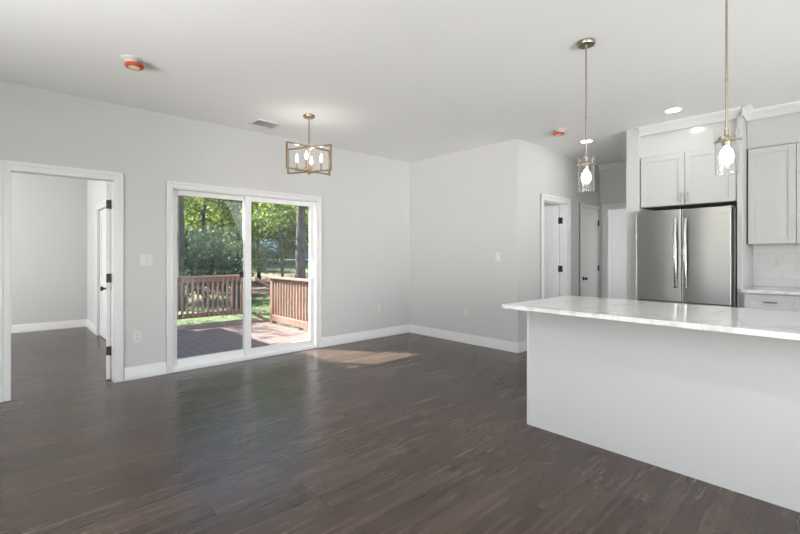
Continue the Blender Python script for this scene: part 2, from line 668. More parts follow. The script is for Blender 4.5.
# walls behind the camera, opened for the added windows
struct('wall_front', boxes((X0, -0.6, Y0 - .12, Y0, 0, H), (3.0, 3.95, Y0 - .12, Y0, 0, H), (5.45, XK + .12, Y0 - .12, Y0, 0, H), (3.95, 5.45, Y0 - .12, Y0, 0, 0.9), (3.95, 5.45, Y0 - .12, Y0, 2.2, H), (-0.6, 3.0, Y0 - .12, Y0, 0, 0.15), (-0.6, 3.0, Y0 - .12, Y0, 2.35, H)), M['wall'],
       'wall behind the camera with added window openings', 'wall')
struct('wall_side', boxes((X0 - .12, X0, Y0, -0.6, 0, H), (X0 - .12, X0, 2.4, 2.5, 0, H), (X0 - .12, X0, 2.82, 6.6, 0, H), (X0 - .12, X0, 2.5, 2.82, 0, .15), (X0 - .12, X0, 2.5, 2.82, 2.25, H), (X0 - .12, X0, -0.6, 2.4, 0, 0.15), (X0 - .12, X0, -0.6, 2.4, 2.35, H),
                          (X0 - .12, X0, 8.6, YF + .12, 0, H), (X0 - .12, X0, 6.6, 8.6, 0, 0.7), (X0 - .12, X0, 6.6, 8.6, 2.3, H)), M['wall'],
       'side wall of the house with openings for unseen windows', 'wall')
struct('wall_far_room', boxes((X0, XW + .15, YF, YF + .12, 0, H)), M['wall'], 'pale grey back wall of the far room', 'wall')
struct('wall_far_room_side', boxes((XW, XW + .15, YAo, 7.30, 0, H), (XW, XW + .15, 7.30, 8.22, 2.0, H), (XW, XW + .15, 8.22, YF, 0, H)), M['wall'],
       'pale grey right wall of the far room', 'wall')


def window(name, axis, a0, a1, z0, z1, w0, w1):
    """frame with one middle bar and a thin pane, in a wall opening"""
    bm = bmesh.new()
    t = 0.05

    def put(p0, p1, q0, q1, d0=w0, d1=w1):
        if axis == 'X':
            box(bm, p0, p1, d0, d1, q0, q1)
        else:
            box(bm, d0, d1, p0, p1, q0, q1)
    put(a0, a1, z0, z0 + t)
    put(a0, a1, z1 - t, z1)
    put(a0, a0 + t, z0 + t, z1 - t)
    put(a1 - t, a1, z0 + t, z1 - t)
    put((a0 + a1) / 2 - t / 2, (a0 + a1) / 2 + t / 2, z0 + t, z1 - t)
    o = struct(name, bm, M['vinyl'], 'assumed white framed window out of view', 'window')
    bm = bmesh.new()
    mid = (w0 + w1) / 2
    if axis == 'X':
        box(bm, a0 + t, a1 - t, mid - .003, mid + .003, z0 + t, z1 - t)
    else:
        box(bm, mid - .003, mid + .003, a0 + t, a1 - t, z0 + t, z1 - t)
    obj('pane', bm, M['clear'], o)


window('added_window_5', 'Y', 2.5, 2.82, .15, 2.25, X0 - .10, X0 - .03)  # added to go with the strip lamp for the refrigerator streak
window('added_window_1', 'Y', -0.6, 2.4, 0.15, 2.35, X0 - .10, X0 - .03)  # unseen window, added as a source for the side fill
window('added_window_2', 'X', -0.6, 3.0, 0.15, 2.35, Y0 - .10, Y0 - .03)  # unseen window, added where the fill behind the camera stands
window('added_window_4', 'X', 3.95, 5.45, 0.9, 2.2, Y0 - .10, Y0 - .03)  # unseen kitchen window, added for its uplight
window('window_3', 'Y', 6.6, 8.6, 0.7, 2.3, X0 - .10, X0 - .03)

# ------------------------------------------------------------------ baseboards
BBP = [(0, 0), (0.016, 0), (0.016, 0.098), (0.011, 0.108), (0.011, 0.122), (0.005, 0.13), (0, 0.13)]


def bb_bm(segs):
    """segs: (axis, p0, p1, wall coordinate, side) - side is the sign of the outward normal"""
    bm = bmesh.new()
    for axis, p0, p1, w, s in segs:
        if axis == 'X':
            prism(bm, BBP, p0, p1, lambda a, b, c: (c, w + s * a, b))
        else:
            prism(bm, BBP, p0, p1, lambda a, b, c: (w + s * a, c, b))
    return bm


struct('baseboard_left', bb_bm([('X', X0, -0.04, YA, -1), ('X', 0.892, 1.278, YA, -1), ('X', 3.217, XB, YA, -1)]), M['trim'],
       'white baseboard along the patio door wall', 'baseboard')
struct('baseboard_right', bb_bm([('Y', YC, YA - .0, XB, -1)]), M['trim'], 'white baseboard along the wall right of the corner', 'baseboard')
struct('baseboard_hall', bb_bm([('X', XB - .016, 5.47, YC, -1), ('X', 6.385, 6.67, YC, -1)]), M['trim'], 'white baseboard along the hall wall', 'baseboard')
struct('baseboard_far_room', bb_bm([('X', X0, XW, YF, -1), ('Y', 8.305, YF, XW, -1), ('Y', YAo, 7.215, XW, -1)]), M['trim'],
       'white baseboard of the far room', 'baseboard')


# ------------------------------------------------------------------ door casings and jambs
def casing_bm(axis, a0, a1, ztop, w, s, wd=0.085, depth=0.115, head=None):
    """flat stock with a raised outer band round an opening (clear a0..a1, ztop) plus the jamb lining behind it"""
    bm = bmesh.new()
    h = head or wd

    def put(p0, p1, q0, q1, d0, d1, bev=0.002):
        if axis == 'X':
            box(bm, p0, p1, w + s * d0, w + s * d1, q0, q1, bev=bev)
        else:
            box(bm, w + s * d0, w + s * d1, p0, p1, q0, q1, bev=bev)
    for k0, k1, d in ((0.0, wd, 0.012), (wd * .62, wd, 0.02)):
        put(a0 - k1, a0 - k0, 0, ztop + (h if d < .015 else h), 0, d)
        put(a1 + k0, a1 + k1, 0, ztop + (h if d < .015 else h), 0, d)
        put(a0 - k0, a1 + k0, ztop + k0 * h / wd, ztop + k1 * h / wd, 0, d - .0003)
    t = 0.018
    put(a0 - t, a0, 0, ztop + t, -depth, 0.004, 0)
    put(a1, a1 + t, 0, ztop + t, -depth, 0.004, 0)
    put(a0, a1, ztop, ztop + t, -depth, 0.004, 0)
    return bm


struct('trim_1', casing_bm('X', 0.045, 0.803, 2.018, YA, -1, 0.083), M['trim'], 'white casing round the open left doorway', 'door trim')
struct('trim_2', casing_bm('X', 5.578, 6.282, 2.045, YC, -1, 0.085), M['trim'], 'white casing round the open hall door', 'door trim')
struct('trim_3', casing_bm('X', 6.775, 7.415, 2.03, YC, -1, 0.075), M['trim'], 'white casing round the closed hall door', 'door trim')
struct('trim_4', casing_bm('Y', 2.10, 2.925, 2.04, XE, -1, 0.09), M['trim'], 'white casing of the opening at the hall end', 'door trim')
struct('trim_5', casing_bm('Y', 7.32, 8.20, 1.98, XW, -1, 0.085, depth=0.15), M['trim'], 'white casing on the right wall of the far room', 'door trim')

# patio door casing (its jamb is the door frame itself)
bm = bmesh.new()
for k0, k1, d in ((0.0, 0.068, 0.013), (0.04, 0.068, 0.022)):
    box(bm, 1.346 - k1, 1.346 - k0, YA - d, YA, 0, 2.072, bev=.002)
    box(bm, 3.148 + k0, 3.148 + k1, YA - d, YA, 0, 2.072, bev=.002)
    box(bm, 1.346 - k0, 3.148 + k0, YA - d + .0003, YA, 2.004 + k0, 2.004 + k1, bev=.002)
struct('trim_6', bm, M['trim'], 'white casing round the sliding patio door', 'door trim')


# ------------------------------------------------------------------ doors
def panel_leaf(w, h, t, panels, stile=0.11, rec=0.008):
    """door leaf lying along +x from the hinge, thickness in 0..t of y, with recessed panels on both faces"""
    bm = bmesh.new()
    box(bm, 0, w, rec, t - rec, 0.012, h)
    for y0, y1 in ((0, rec), (t - rec, t)):
        box(bm, 0, stile, y0, y1, 0.012, h)
        box(bm, w - stile, w, y0, y1, 0.012, h)
        z = 0.012
        for p0, p1 in panels:
            box(bm, stile, w - stile, y0, y1, z, p0)
            z = p1
        box(bm, stile, w - stile, y0, y1, z, h)
    return bm


def hinge_bm(t, z):
    bm = bmesh.new()
    box(bm, -0.0025, 0.0, 0.001, t, z - .045, z + .045)
    tube(bm, [(-.006, t + .004, z - .047), (-.006, t + .004, z + .047)], 0.0075, 10)
    box(bm, -0.004, -0.001, t, t + .03, z - .045, z + .045)
    return bm


def knob_bm(x, y, z, s):
    bm = bmesh.new()
    lathe(bm, [(0, 0), (0.031, 0), (0.031, 0.006 * s), (0.024, 0.010 * s), (0.011, 0.013 * s), (0.010, 0.030 * s), (0.019, 0.036 * s),
               (0.027, 0.047 * s), (0.026, 0.058 * s), (0.016, 0.064 * s), (0, 0.065 * s)], 20, 'Y', (x, y, z))
    return bm


PAN = [(0.24, 0.80), (0.93, 1.88)]


def door(name, label, loc, rz, w, h, t=0.036, knobs=(1, -1), mirror=False):
    o = panel_leaf(w, h, t, PAN)
    if mirror:
        bmesh.ops.transform(o, matrix=Matrix.Scale(-1, 4, (0, 1, 0)), verts=o.verts)
    d = struct(name, o, M['door'], label, 'door', loc=loc)
    d.rotation_euler = (0, 0, rz)
    sg = -1 if mirror else 1
    return d, sg


# left doorway: leaf swung into the far room, seen on its hinge edge
d1, _ = door('door_1', 'white panel door swung open into the far room with black hinges', (0.797, 5.212, 0), rad(81.0), 0.745, 2.005)
for z in (0.30, 1.04, 1.79):
    bm = bmesh.new()
    box(bm, -0.003, 0.0, 0.001, 0.036, z - .045, z + .045)
    tube(bm, [(-.008, -.004, z - .047), (-.008, -.004, z + .047)], 0.0075, 10)
    box(bm, -.030, -.004, -.008, -.005, z - .045, z + .045)
    obj('hinge', bm, M['black'], d1)
obj('knob', knob_bm(0.685, 0.036, 0.89, 1), M['black'], d1)
obj('knob', knob_bm(0.685, 0.0, 0.89, -1), M['black'], d1)

# open hall door: leaf swung into the room behind the hall wall
d3, _ = door('door_3', 'white panel door standing open off the hall', (6.279, 3.185, 0), rad(91.5), 0.695, 2.03)
for z in (0.30, 1.06, 1.80):
    bm = bmesh.new()
    box(bm, -0.003, 0.0, 0.001, 0.036, z - .048, z + .048)
    tube(bm, [(-.008, -.004, z - .05), (-.008, -.004, z + .05)], 0.0075, 10)
    box(bm, -.055, -.006, -.004, -.001, z - .048, z + .048)
    obj('hinge', bm, M['black'], d3)
obj('knob', knob_bm(0.635, 0.036, 0.90, 1), M['black'], d3)

# closed hall door
d4, _ = door('door_4', 'closed white panel door at the end of the hall wall', (7.412, YC + .04, 0), PI, 0.634, 2.022)
for z in (0.30, 1.05, 1.81):
    bm = bmesh.new()
    box(bm, -0.004, 0.02, 0.036, 0.039, z - .045, z + .045)
    tube(bm, [(-.003, .046, z - .047), (-.003, .046, z + .047)], 0.0085, 10)
    obj('hinge', bm, M['black'], d4)
obj('knob', knob_bm(0.565, 0.036, 0.893, 1), M['black'], d4)

# closed door on the far room's right wall
d5, _ = door('door_5', 'bright white door on the right wall of the far room', (XW + .06, 7.33, 0), rad(90), 0.86, 1.97)

# sliding patio door
d2 = thing('door_2', 'white two panel sliding patio door looking onto the deck', 'door', (0, 0, 0))
d2['kind'] = 'structure'
bm = bmesh.new()
box(bm, 1.328, 1.352, YA + .002, YAo, 0, 2.03)
box(bm, 3.142, 3.167, YA + .002, YAo, 0, 2.03)
box(bm, 1.352, 3.142, YA + .002, YAo, 1.995, 2.03)
box(bm, 1.352, 3.142, YA - .012, YAo + .02, 0.0, 0.042, bev=.003)
box(bm, 1.352, 3.142, YA + .012, YA + .018, 0.042, 0.056)
box(bm, 1.352, 3.142, YA + .058, YA + .064, 0.042, 0.056)
obj('frame', bm, M['vinyl'], d2)


def sash(name, x0, x1, z0, z1, yc, sl, sr, top, bot, gm='glass'):
    bm = bmesh.new()
    t = 0.018
    box(bm, x0, x0 + sl, yc - t, yc + t, z0, z1, bev=.003)
    box(bm, x1 - sr, x1, yc - t, yc + t, z0, z1, bev=.003)
    box(bm, x0 + sl, x1 - sr, yc - t, yc + t, z1 - top, z1, bev=.003)
    box(bm, x0 + sl, x1 - sr, yc - t, yc + t, z0, z0 + bot, bev=.003)
    s = obj(name, bm, M['vinyl'], d2)
    g = bmesh.new()
    box(g, x0 + sl - .005, x1 - sr + .005, yc - .003, yc + .003, z0 + bot - .005, z1 - top + .005)
    obj('glass', g, M[gm], s)
    return s


sash('fixed_panel', 1.353, 2.235, 0.043, 1.994, YA + .088, 0.055, 0.075, 0.055, 0.075, 'dusty')
sp_ = sash('sliding_panel', 2.150, 3.128, 0.045, 1.992, YA + .038, 0.082, 0.072, 0.06, 0.078)
bm = bmesh.new()
hx = 3.088
box(bm, hx - .022, hx + .022, YA + .008, YA + .020, 0.93, 1.20, bev=.004)
tube(bm, [(hx - .004, YA + .012, 0.955), (hx - .004, YA - .034, 0.975), (hx - .004, YA - .040, 1.065), (hx - .004, YA - .034, 1.155), (hx - .004, YA + .012, 1.175)], 0.0105, 10)
box(bm, hx - .012, hx + .012, YA - .002, YA + .010, 1.045, 1.085, bev=.003)
obj('handle', bm, M['vinyl'], sp_)
bm = bmesh.new()
box(bm, 2.112, 2.149, YA + .060, YA + .084, 1.000, 1.066, bev=.003)
obj('latch', bm, M['black'], d2)

# ------------------------------------------------------------------ crown moulding
CRP = [(0, 0), (0.0, -0.095), (0.012, -0.095), (0.016, -0.080), (0.030, -0.066), (0.052, -0.040), (0.066, -0.024), (0.072, -0.010), (0.072, 0)]
SOFX = 5.62
bm = bmesh.new()
prism(bm, CRP, 0.825, 1.82, lambda a, b, c: (SOFX - .02 - a, c, H + b))
prism(bm, CRP, SOFX - .092, 5.80, lambda a, b, c: (c, 0.846 - a, H + b))
prism(bm, CRP, Y0, 0.846, lambda a, b, c: (5.80 - a, c, H + b))
struct('trim_7', bm, M['trim'], 'white crown moulding above the kitchen cabinets', 'crown moulding')
bm = bmesh.new()
prism(bm, [(a * .8, b * .75) for a, b in CRP], 1.96, YC, lambda a, b, c: (XE - a, c, H + b))
struct('trim_8', bm, M['trim'], 'white crown moulding at the end of the hall', 'crown moulding')
struct('trim_9', boxes((SOFX, XK, 0.892, 1.82, 2.43, H)), M['gloss'], 'glossy white soffit panel above the refrigerator cabinet', 'soffit')
struct('trim_10', boxes((5.81, XK, Y0, 0.845, 2.40, H)), M['wall'], 'grey soffit panel above the wall cabinet', 'soffit')


# ------------------------------------------------------------------ kitchen cabinets
def shaker(bm, X, y0, y1, z0, z1, t=0.02, fr=0.06, rec=0.008):
    """door or drawer front facing -x, its face at X"""
    f = fr
    box(bm, X + rec, X + t, y0, y1, z0, z1)
    for a0, a1, b0, b1 in ((y0, y0 + f, z0, z1), (y1 - f, y1, z0, z1), (y0 + f, y1 - f, z0, z0 + f), (y0 + f, y1 - f, z1 - f, z1)):
        box(bm, X, X + rec, a0, a1, b0, b1, bev=0.0015)


def pull(X, y, z0, z1, mat_, parent, vertical=True, y1=None, r=0.0055):
    bm = bmesh.new()
    if vertical:
        tube(bm, [(X - .028, y, z0), (X - .028, y, z1)], r, 10)
        for z in (z0 + .012, z1 - .012):
            tube(bm, [(X, y, z), (X - .028, y, z)], r * .85, 8)
    else:
        tube(bm, [(X - .028, y, z0), (X - .028, y1, z0)], r, 10)
        for yy in (y + (y1 - y) * .1, y + (y1 - y) * .9):
            tube(bm, [(X, yy, z0), (X - .028, yy, z0)], r * .85, 8)
    return obj('handle', bm, mat_, parent)


# cabinet above the refrigerator
t = thing('bridge_cabinet', 'white two door shaker cabinet mounted above the steel refrigerator', 'cabinet')
obj('body', boxes((5.602, XK - .005, 0.897, 1.812, 1.838, 2.425)), M['cab'], t)
bm = bmesh.new(); shaker(bm, 5.58, 1.360, 1.806, 1.842, 2.42)
a = obj('door', bm, M['cab'], t)
pull(5.58, 1.388, 1.865, 1.972, M['nickel'], a)
bm = bmesh.new(); shaker(bm, 5.58, 0.905, 1.355, 1.842, 2.42)
a = obj('door', bm, M['cab'], t)
pull(5.58, 1.326, 1.865, 1.972, M['nickel'], a)

# tall side panel
t = tag(obj('side_panel', boxes((5.575, XK - .005, 0.848, 0.892, 0.0, H - .001), bev=.002), M['cab']),
        'tall white end panel between the refrigerator and the wall cabinet', 'panel')

# wall cabinet on the right
t = thing('wall_cabinet', 'white shaker wall cabinet above the tiled backsplash', 'cabinet')
obj('body', boxes((5.812, XK - .005, 0.07, 0.838, 1.392, 2.395)), M['cab'], t)
for y0, y1 in ((0.460, 0.832), (0.078, 0.455)):
    bm = bmesh.new(); shaker(bm, 5.79, y0, y1, 1.392, 2.39)
    a = obj('door', bm, M['cab'], t)

# base cabinet
t = thing('base_cabinet', 'white base cabinet under the back worktop with one drawer showing', 'cabinet')
obj('body', boxes((5.522, XK - .005, -0.60, 0.842, 0.10, 0.896), (5.58, XK - .005, -0.60, 0.842, 0.0, 0.10)), M['cab'], t)
for y0, y1 in ((0.405, 0.822), (-0.02, 0.395)):
    bm = bmesh.new(); shaker(bm, 5.50, y0, y1, 0.715, 0.882, fr=0.045)
    a = obj('drawer', bm, M['cab'], t)
    pull(5.50, (y0 + y1) / 2 - .045, 0.812, 0, M['pull'], a, False, (y0 + y1) / 2 + .06, 0.0065)
    bm = bmesh.new(); shaker(bm, 5.50, y0, y1, 0.112, 0.705)
    a = obj('door', bm, M['cab'], t)
    pull(5.50, y0 + .03, 0.58, 0.69, M['pull'], a)
tag(obj('worktop', boxes((5.462, XK - .004, -0.62, 0.845, 0.897, 0.928), bev=.002), M['quartz']),
    'pale worktop on the base cabinet beside the refrigerator panel', 'worktop')
struct('trim_11', boxes((XK - .010, XK, -0.62, 0.846, 0.93, 1.392)), M['tile'], 'white subway tile backsplash behind the worktop', 'backsplash')

# ------------------------------------------------------------------ refrigerator
FX = 5.46
t = thing('refrigerator', 'stainless steel french door refrigerator with two bowed handles', 'refrigerator', (0, 0, 0))
obj('body', boxes((FX + .085, XK - .03, 0.902, 1.804, 0.03, 1.765), bev=.004), M['fridge_side'], t)
obj('gasket', boxes((FX + .06, FX + .085, 0.915, 1.79, 0.08, 1.765)), M['gap'], t)
for y in (0.95, 1.70):
    obj('hinge_cover', boxes((FX + .03, FX + .14, y - .035, y + .035, 1.766, 1.788), bev=.005), M['fridge_side'], t)
for y in (0.96, 1.74):
    for x in (FX + .12, XK - .1):
        bm = bmesh.new()
        lathe(bm, [(0, 0), (.022, 0), (.022, .03), (0, .03)], 12, 'Z', (x, y, 0.0))
        obj('foot', bm, M['black'], t)


def steel_front(y0, y1, z0, z1, bulge=0.010, n=18):
    bm = bmesh.new()
    poly = []
    r = 0.006
    w = y1 - y0
    ss = [0, .15 * r / w, .4 * r / w, r / w]
    ss = ss + [k / n for k in range(1, n)] + [1 - q for q in reversed(ss)]
    for s in ss:
        e = min(s, 1 - s) * w
        edge = 0 if e >= r else (r - math.sqrt(max(0, r * r - (r - e) ** 2)))
        poly.append((FX - bulge * 4 * s * (1 - s) * 0.5 + edge, y0 + s * w))
    poly += [(FX + .06, y1), (FX + .06, y0)]
    prism(bm, poly, z0, z1, lambda a, b, c: (a, b, c))
    for f in bm.faces:
        f.smooth = True
    return bm


ld = obj('door', steel_front(1.3625, 1.828, 0.76, 1.778), M['steel'], t)
rd = obj('door', steel_front(0.922, 1.3575, 0.76, 1.778), M['steel'], t)
fd = obj('freezer_drawer', steel_front(0.922, 1.828, 0.10, 0.748), M['steel'], t)


def fridge_handle(y, parent):
    bm = bmesh.new()
    n = 14
    zs = [0.915 + (1.675 - 0.915) * k / n for k in range(n + 1)]
    path = [(FX - .034 - .026 * math.sin(PI * k / n), y, z) for k, z in enumerate(zs)]
    # flattened bar: sweep a rounded rectangle
    rings = []
    for x, yy, z in path:
        ring = [bm.verts.new((x + dx, yy + dy, z)) for dx, dy in ((-.010, -.009), (-.005, -.016), (.006, -.016), (.009, -.010), (.009, .010), (.006, .016), (-.005, .016), (-.010, .009))]
        rings.append(ring)
    for a, b in zip(rings, rings[1:]):
        for k in range(8):
            f = bm.faces.new((a[k], a[(k + 1) % 8], b[(k + 1) % 8], b[k]))
            f.smooth = True
    bm.faces.new(rings[0]); bm.faces.new(list(reversed(rings[-1])))
    for z in (0.930, 1.66):
        box(bm, FX - .034, FX + .003, y - .013, y + .013, z - .020, z + .020, bev=.004)
    return obj('handle', bm, M['chrome'], parent)


fridge_handle(1.411, ld)
fridge_handle(1.318, rd)
bm = bmesh.new()
for yy in (1.02, 1.686):
    tube(bm, [(FX, yy, .68), (FX - .045, yy, .68)], .010, 8)
tube(bm, [(FX - .045, 1.0, .68), (FX - .052, 1.353, .68), (FX - .045, 1.706, .68)], .012, 10)
obj('handle', bm, M['chrome'], fd)


def letters(name, txt, size, material, parent, matrix):
    cu = bpy.data.curves.new('lettering', 'FONT')
    cu.body = txt
    cu.size = size
    cu.extrude = 0.0006
    cu.align_x = 'CENTER'
    tmp = bpy.data.objects.new('lettering', cu)
    C.objects.link(tmp)
    bpy.context.view_layer.update()
    me = bpy.data.meshes.new_from_object(tmp.evaluated_get(bpy.context.evaluated_depsgraph_get()))
    bpy.data.objects.remove(tmp)
    me.materials.clear()
    me.materials.append(material)
    me.transform(matrix)
    o = bpy.data.objects.new(name, me)
    C.objects.link(o)
    o.parent = parent
    return o


# letters face -x: text x runs along -y, text y runs along z
MX = Matrix(((0, 0, -1, FX - .0035), (-1, 0, 0, 0.985), (0, 1, 0, 1.700), (0, 0, 0, 1)))
letters('wordmark', 'FRIGIDAIRE', 0.024, M['logo'], rd, MX)

# ------------------------------------------------------------------ island
IX, IY = 2.90, 1.727
t = thing('kitchen_island', 'long white kitchen island base with plain panelled back', 'island')
obj('back_panel', boxes((IX, IX + .02, -0.60, IY - .022, 0.0, 0.899)), M['island'], t)
obj('end_panel', boxes((IX - .002, 3.50, IY - .020, IY, 0.0, 0.899), bev=.0015), M['cab'], t)
obj('body', boxes((IX + .021, 3.48, -0.60, IY - .022, 0.10, 0.898), (IX + .021, 3.42, -0.60, IY - .022, 0.0, 0.10)), M['cab'], t)
for k in range(4):
    y0 = -0.58 + k * 0.57
    bm = bmesh.new()
    for z0, z1 in ((0.115, 0.70), (0.715, 0.885)):
        f = 0.055
        box(bm, 3.481, 3.493, y0, y0 + .555, z0, z1)
        for a0, a1, b0, b1 in ((y0, y0 + f, z0, z1), (y0 + .555 - f, y0 + .555, z0, z1), (y0 + f, y0 + .555 - f, z0, z0 + f), (y0 + f, y0 + .555 - f, z1 - f, z1)):
            box(bm, 3.493, 3.501, a0, a1, b0, b1)
    obj('door', bm, M['cab'], t)
tag(obj('countertop', boxes((2.571, 3.555, -0.62, IY, 0.90, 0.93), bev=.003), M['quartz']),
    'white grey veined quartz countertop on the kitchen island', 'countertop')


# ------------------------------------------------------------------ pendant lamps
def pendant():
    r = thing('pendant_light', '', 'pendant light', (0, 0, 0), 0, 'pendant lights above the island')
    bm = bmesh.new()
    lathe(bm, [(0, H), (.060, H), (.060, H - .018), (.056, H - .026), (.012, H - .028), (.010, H - .045), (0, H - .045)], 28)
    obj('canopy', bm, M['nickel'], r)
    bm = bmesh.new()
    tube(bm, [(0, 0, H - .03), (0, 0, 1.985)], 0.0055, 10)
    lathe(bm, [(0, 2.26), (.0075, 2.26), (.0075, 2.24), (0, 2.24)], 10)
    obj('rod', bm, M['nickel'], r)
    bm = bmesh.new()
    lathe(bm, [(0, 1.978), (.011, 1.978), (.013, 1.942), (.038, 1.934), (.043, 1.926), (.043, 1.912), (.022, 1.908), (.020, 1.884), (.014, 1.880), (0, 1.880)], 24)
    obj('socket_cap', bm, M['nickel'], r)
    for k in range(3):
        a = 2 * PI * k / 3 + 0.5
        bm = bmesh.new()
        u = Vector((math.cos(a), math.sin(a), 0))
        tube(bm, [u * .038 + Vector((0, 0, 1.919)), u * .064 + Vector((0, 0, 1.919))], .0045, 8)
        tube(bm, [u * .064 + Vector((0, 0, 1.919)), u * .073 + Vector((0, 0, 1.919))], .008, 10)
        obj('thumb_screw', bm, M['nickel'], r)
    bm = bmesh.new()
    lathe(bm, [(.054, 1.967), (.054, 1.738), (.0565, 1.732), (.0555, 1.725), (.050, 1.727), (.051, 1.738), (.051, 1.967), (.054, 1.967)], 36)
    obj('glass_shade', bm, M['clear'], r)
    bm = bmesh.new()
    lathe(bm, [(.013, 1.882), (.015, 1.872), (.027, 1.857), (.0335, 1.831), (.030, 1.803), (.017, 1.787), (0, 1.782)], 20)
    obj('bulb', bm, M['bulb'], r)
    return r


p1 = pendant()
p1['label'] = 'left pendant light with clear glass cylinder, hanging before the hall doors'
p2 = copy_tree(p1)
p2['label'] = 'right pendant light with clear glass cylinder, hanging before the refrigerator panel'
p1.location = (3.035, 1.338, 0)
p2.location = (2.953, 0.519, 0)
p2.rotation_euler = (0, 0, 0.5)

# ------------------------------------------------------------------ chandelier
t = thing('chandelier', 'brass open cage chandelier with four candle bulbs before the patio door wall', 'chandelier', (2.434, 4.091, 0), TH - PI / 2)
bm = bmesh.new()
lathe(bm, [(0, H), (.062, H), (.062, H - .016), (.057, H - .024), (.014, H - .026), (.011, H - .045), (0, H - .045)], 28)
obj('canopy', bm, M['brass'], t)
bm = bmesh.new()
tube(bm, [(0, 0, H - .03), (0, 0, 2.15)], 0.0065, 10)
lathe(bm, [(0, 2.455), (.026, 2.455), (.026, 2.425), (0, 2.425)], 16)
lathe(bm, [(0, 2.205), (.026, 2.205), (.026, 2.178), (.012, 2.165), (.010, 2.148), (0, 2.142)], 16)
obj('stem', bm, M['brass'], t)
ZT, ZB = 2.455, 2.175
for k, sgn in enumerate((1, -1)):
    ang = rad(46) if sgn > 0 else rad(-22)
    L = 0.266
    bm = bmesh.new()
    w, d = 0.010, 0.006
    rot = Matrix.Rotation(ang, 4, 'Z')
    n0 = len(bm.verts)
    g = .0035 * sgn
    box(bm, -L, L, -w, w, ZT - .014 + g, ZT + g, bev=.001)
    box(bm, -L, L, -w, w, ZB + g, ZB + .014 + g, bev=.001)
    box(bm, -L - .014, -L, -w, w, ZB, ZT, bev=.001)
    box(bm, L, L + .014, -w, w, ZB, ZT, bev=.001)
    bmesh.ops.transform(bm, matrix=rot, verts=bm.verts)
    obj('cage_frame', bm, M['brass'], t)
for k in range(4):
    a = k * PI / 2 + 0.0
    rr = 0.132
    c = Vector((rr * math.cos(a), rr * math.sin(a), 0))
    bm = bmesh.new()
    tube(bm, [(c.x * .15, c.y * .15, 2.192), (c.x, c.y, 2.192)], 0.0055, 8)
    lathe(bm, [(0, 2.186), (.020, 2.188), (.020, 2.196), (.010, 2.200), (.010, 2.282), (0, 2.282)], 16, 'Z', c)
    arm = obj('candle_arm', bm, M['brass'], t)
    pl = bpy.data.lights.new('candle_lamp', 'POINT')
    pl.energy = 0.75
    pl.shadow_soft_size = .02
    pl.color = (1, .95, .86)
    po = bpy.data.objects.new('candle_lamp', pl)
    C.objects.link(po)
    po.parent = arm
    po.location = (c.x, c.y, 2.40)
    bm = bmesh.new()
    lathe(bm, [(.007, 2.282), (.012, 2.296), (.0165, 2.316), (.014, 2.338), (.006, 2.362), (0, 2.376)], 14, 'Z', c)
    obj('bulb', bm, M['candle'], arm)


# ------------------------------------------------------------------ ceiling fittings
def recessed(loc, label, watts=2.0):
    r = thing('recessed_light', label, 'ceiling light', (loc[0], loc[1], H), 0, 'recessed ceiling lights')
    bm = bmesh.new()
    lathe(bm, [(.070, -.001), (.088, -.001), (.090, -.006), (.086, -.010), (.070, -.007), (.070, -.001)], 32)
    obj('trim_ring', bm, M['trim'], r)
    bm = bmesh.new()
    lathe(bm, [(.071, -.004), (.05, -.008), (0, -.009)], 32)
    obj('lens', bm, M['led'], r)
    d = bpy.data.lights.new('recessed_lamp', 'AREA')
    d.shape = 'DISK'
    d.size = 0.13
    d.energy = watts
    d.color = (1, .98, .95)
    o = bpy.data.objects.new('recessed_lamp', d)
    C.objects.link(o)
    o.parent = r
    o.location = (0, 0, -.012)
    return r


recessed((5.135, 1.354), 'round recessed light in the ceiling before the refrigerator')
recessed((5.70, 2.51), 'round recessed light in the ceiling of the hall')
for x, y in ((0.80, 0.35), (0.80, -1.6), (-0.9, 1.5)):  # unseen lamps added to light the island front and lower walls
    recessed((x, y), 'added recessed light in the living room ceiling, outside the view', 13)


def alarm(loc, label, off):
    r = thing('smoke_alarm', label, 'smoke alarm', (loc[0], loc[1], H), 0, 'smoke alarms with orange dust covers')
    bm = bmesh.new()
    lathe(bm, [(0, 0), (.071, 0), (.071, -.008), (.066, -.014), (.05, -.022), (.04, -.045), (0, -.045)], 32)
    obj('base', bm, M['alarm'], r)
    bm = bmesh.new()
    lathe(bm, [(0, -.044), (.058, -.044), (.064, -.047), (.064, -.062), (.058, -.068), (0, -.068)], 32)
    c = obj('dust_cover', bm, M['orange'], r)
    c.location = (off * math.sin(TH), -off * math.cos(TH), 0)
    bm = bmesh.new()
    lathe(bm, [(0, -.0685), (.040, -.0685), (.040, -.0695), (0, -.0695)], 20)
    obj('sticker', bm, M['sticker'], c)
    return r


alarm((0.722, 3.835), 'smoke alarm with orange cover on the ceiling above the left doorway', 0.022)
alarm((4.93, 2.485), 'smoke alarm with orange cover on the ceiling near the hall corner', -0.022)

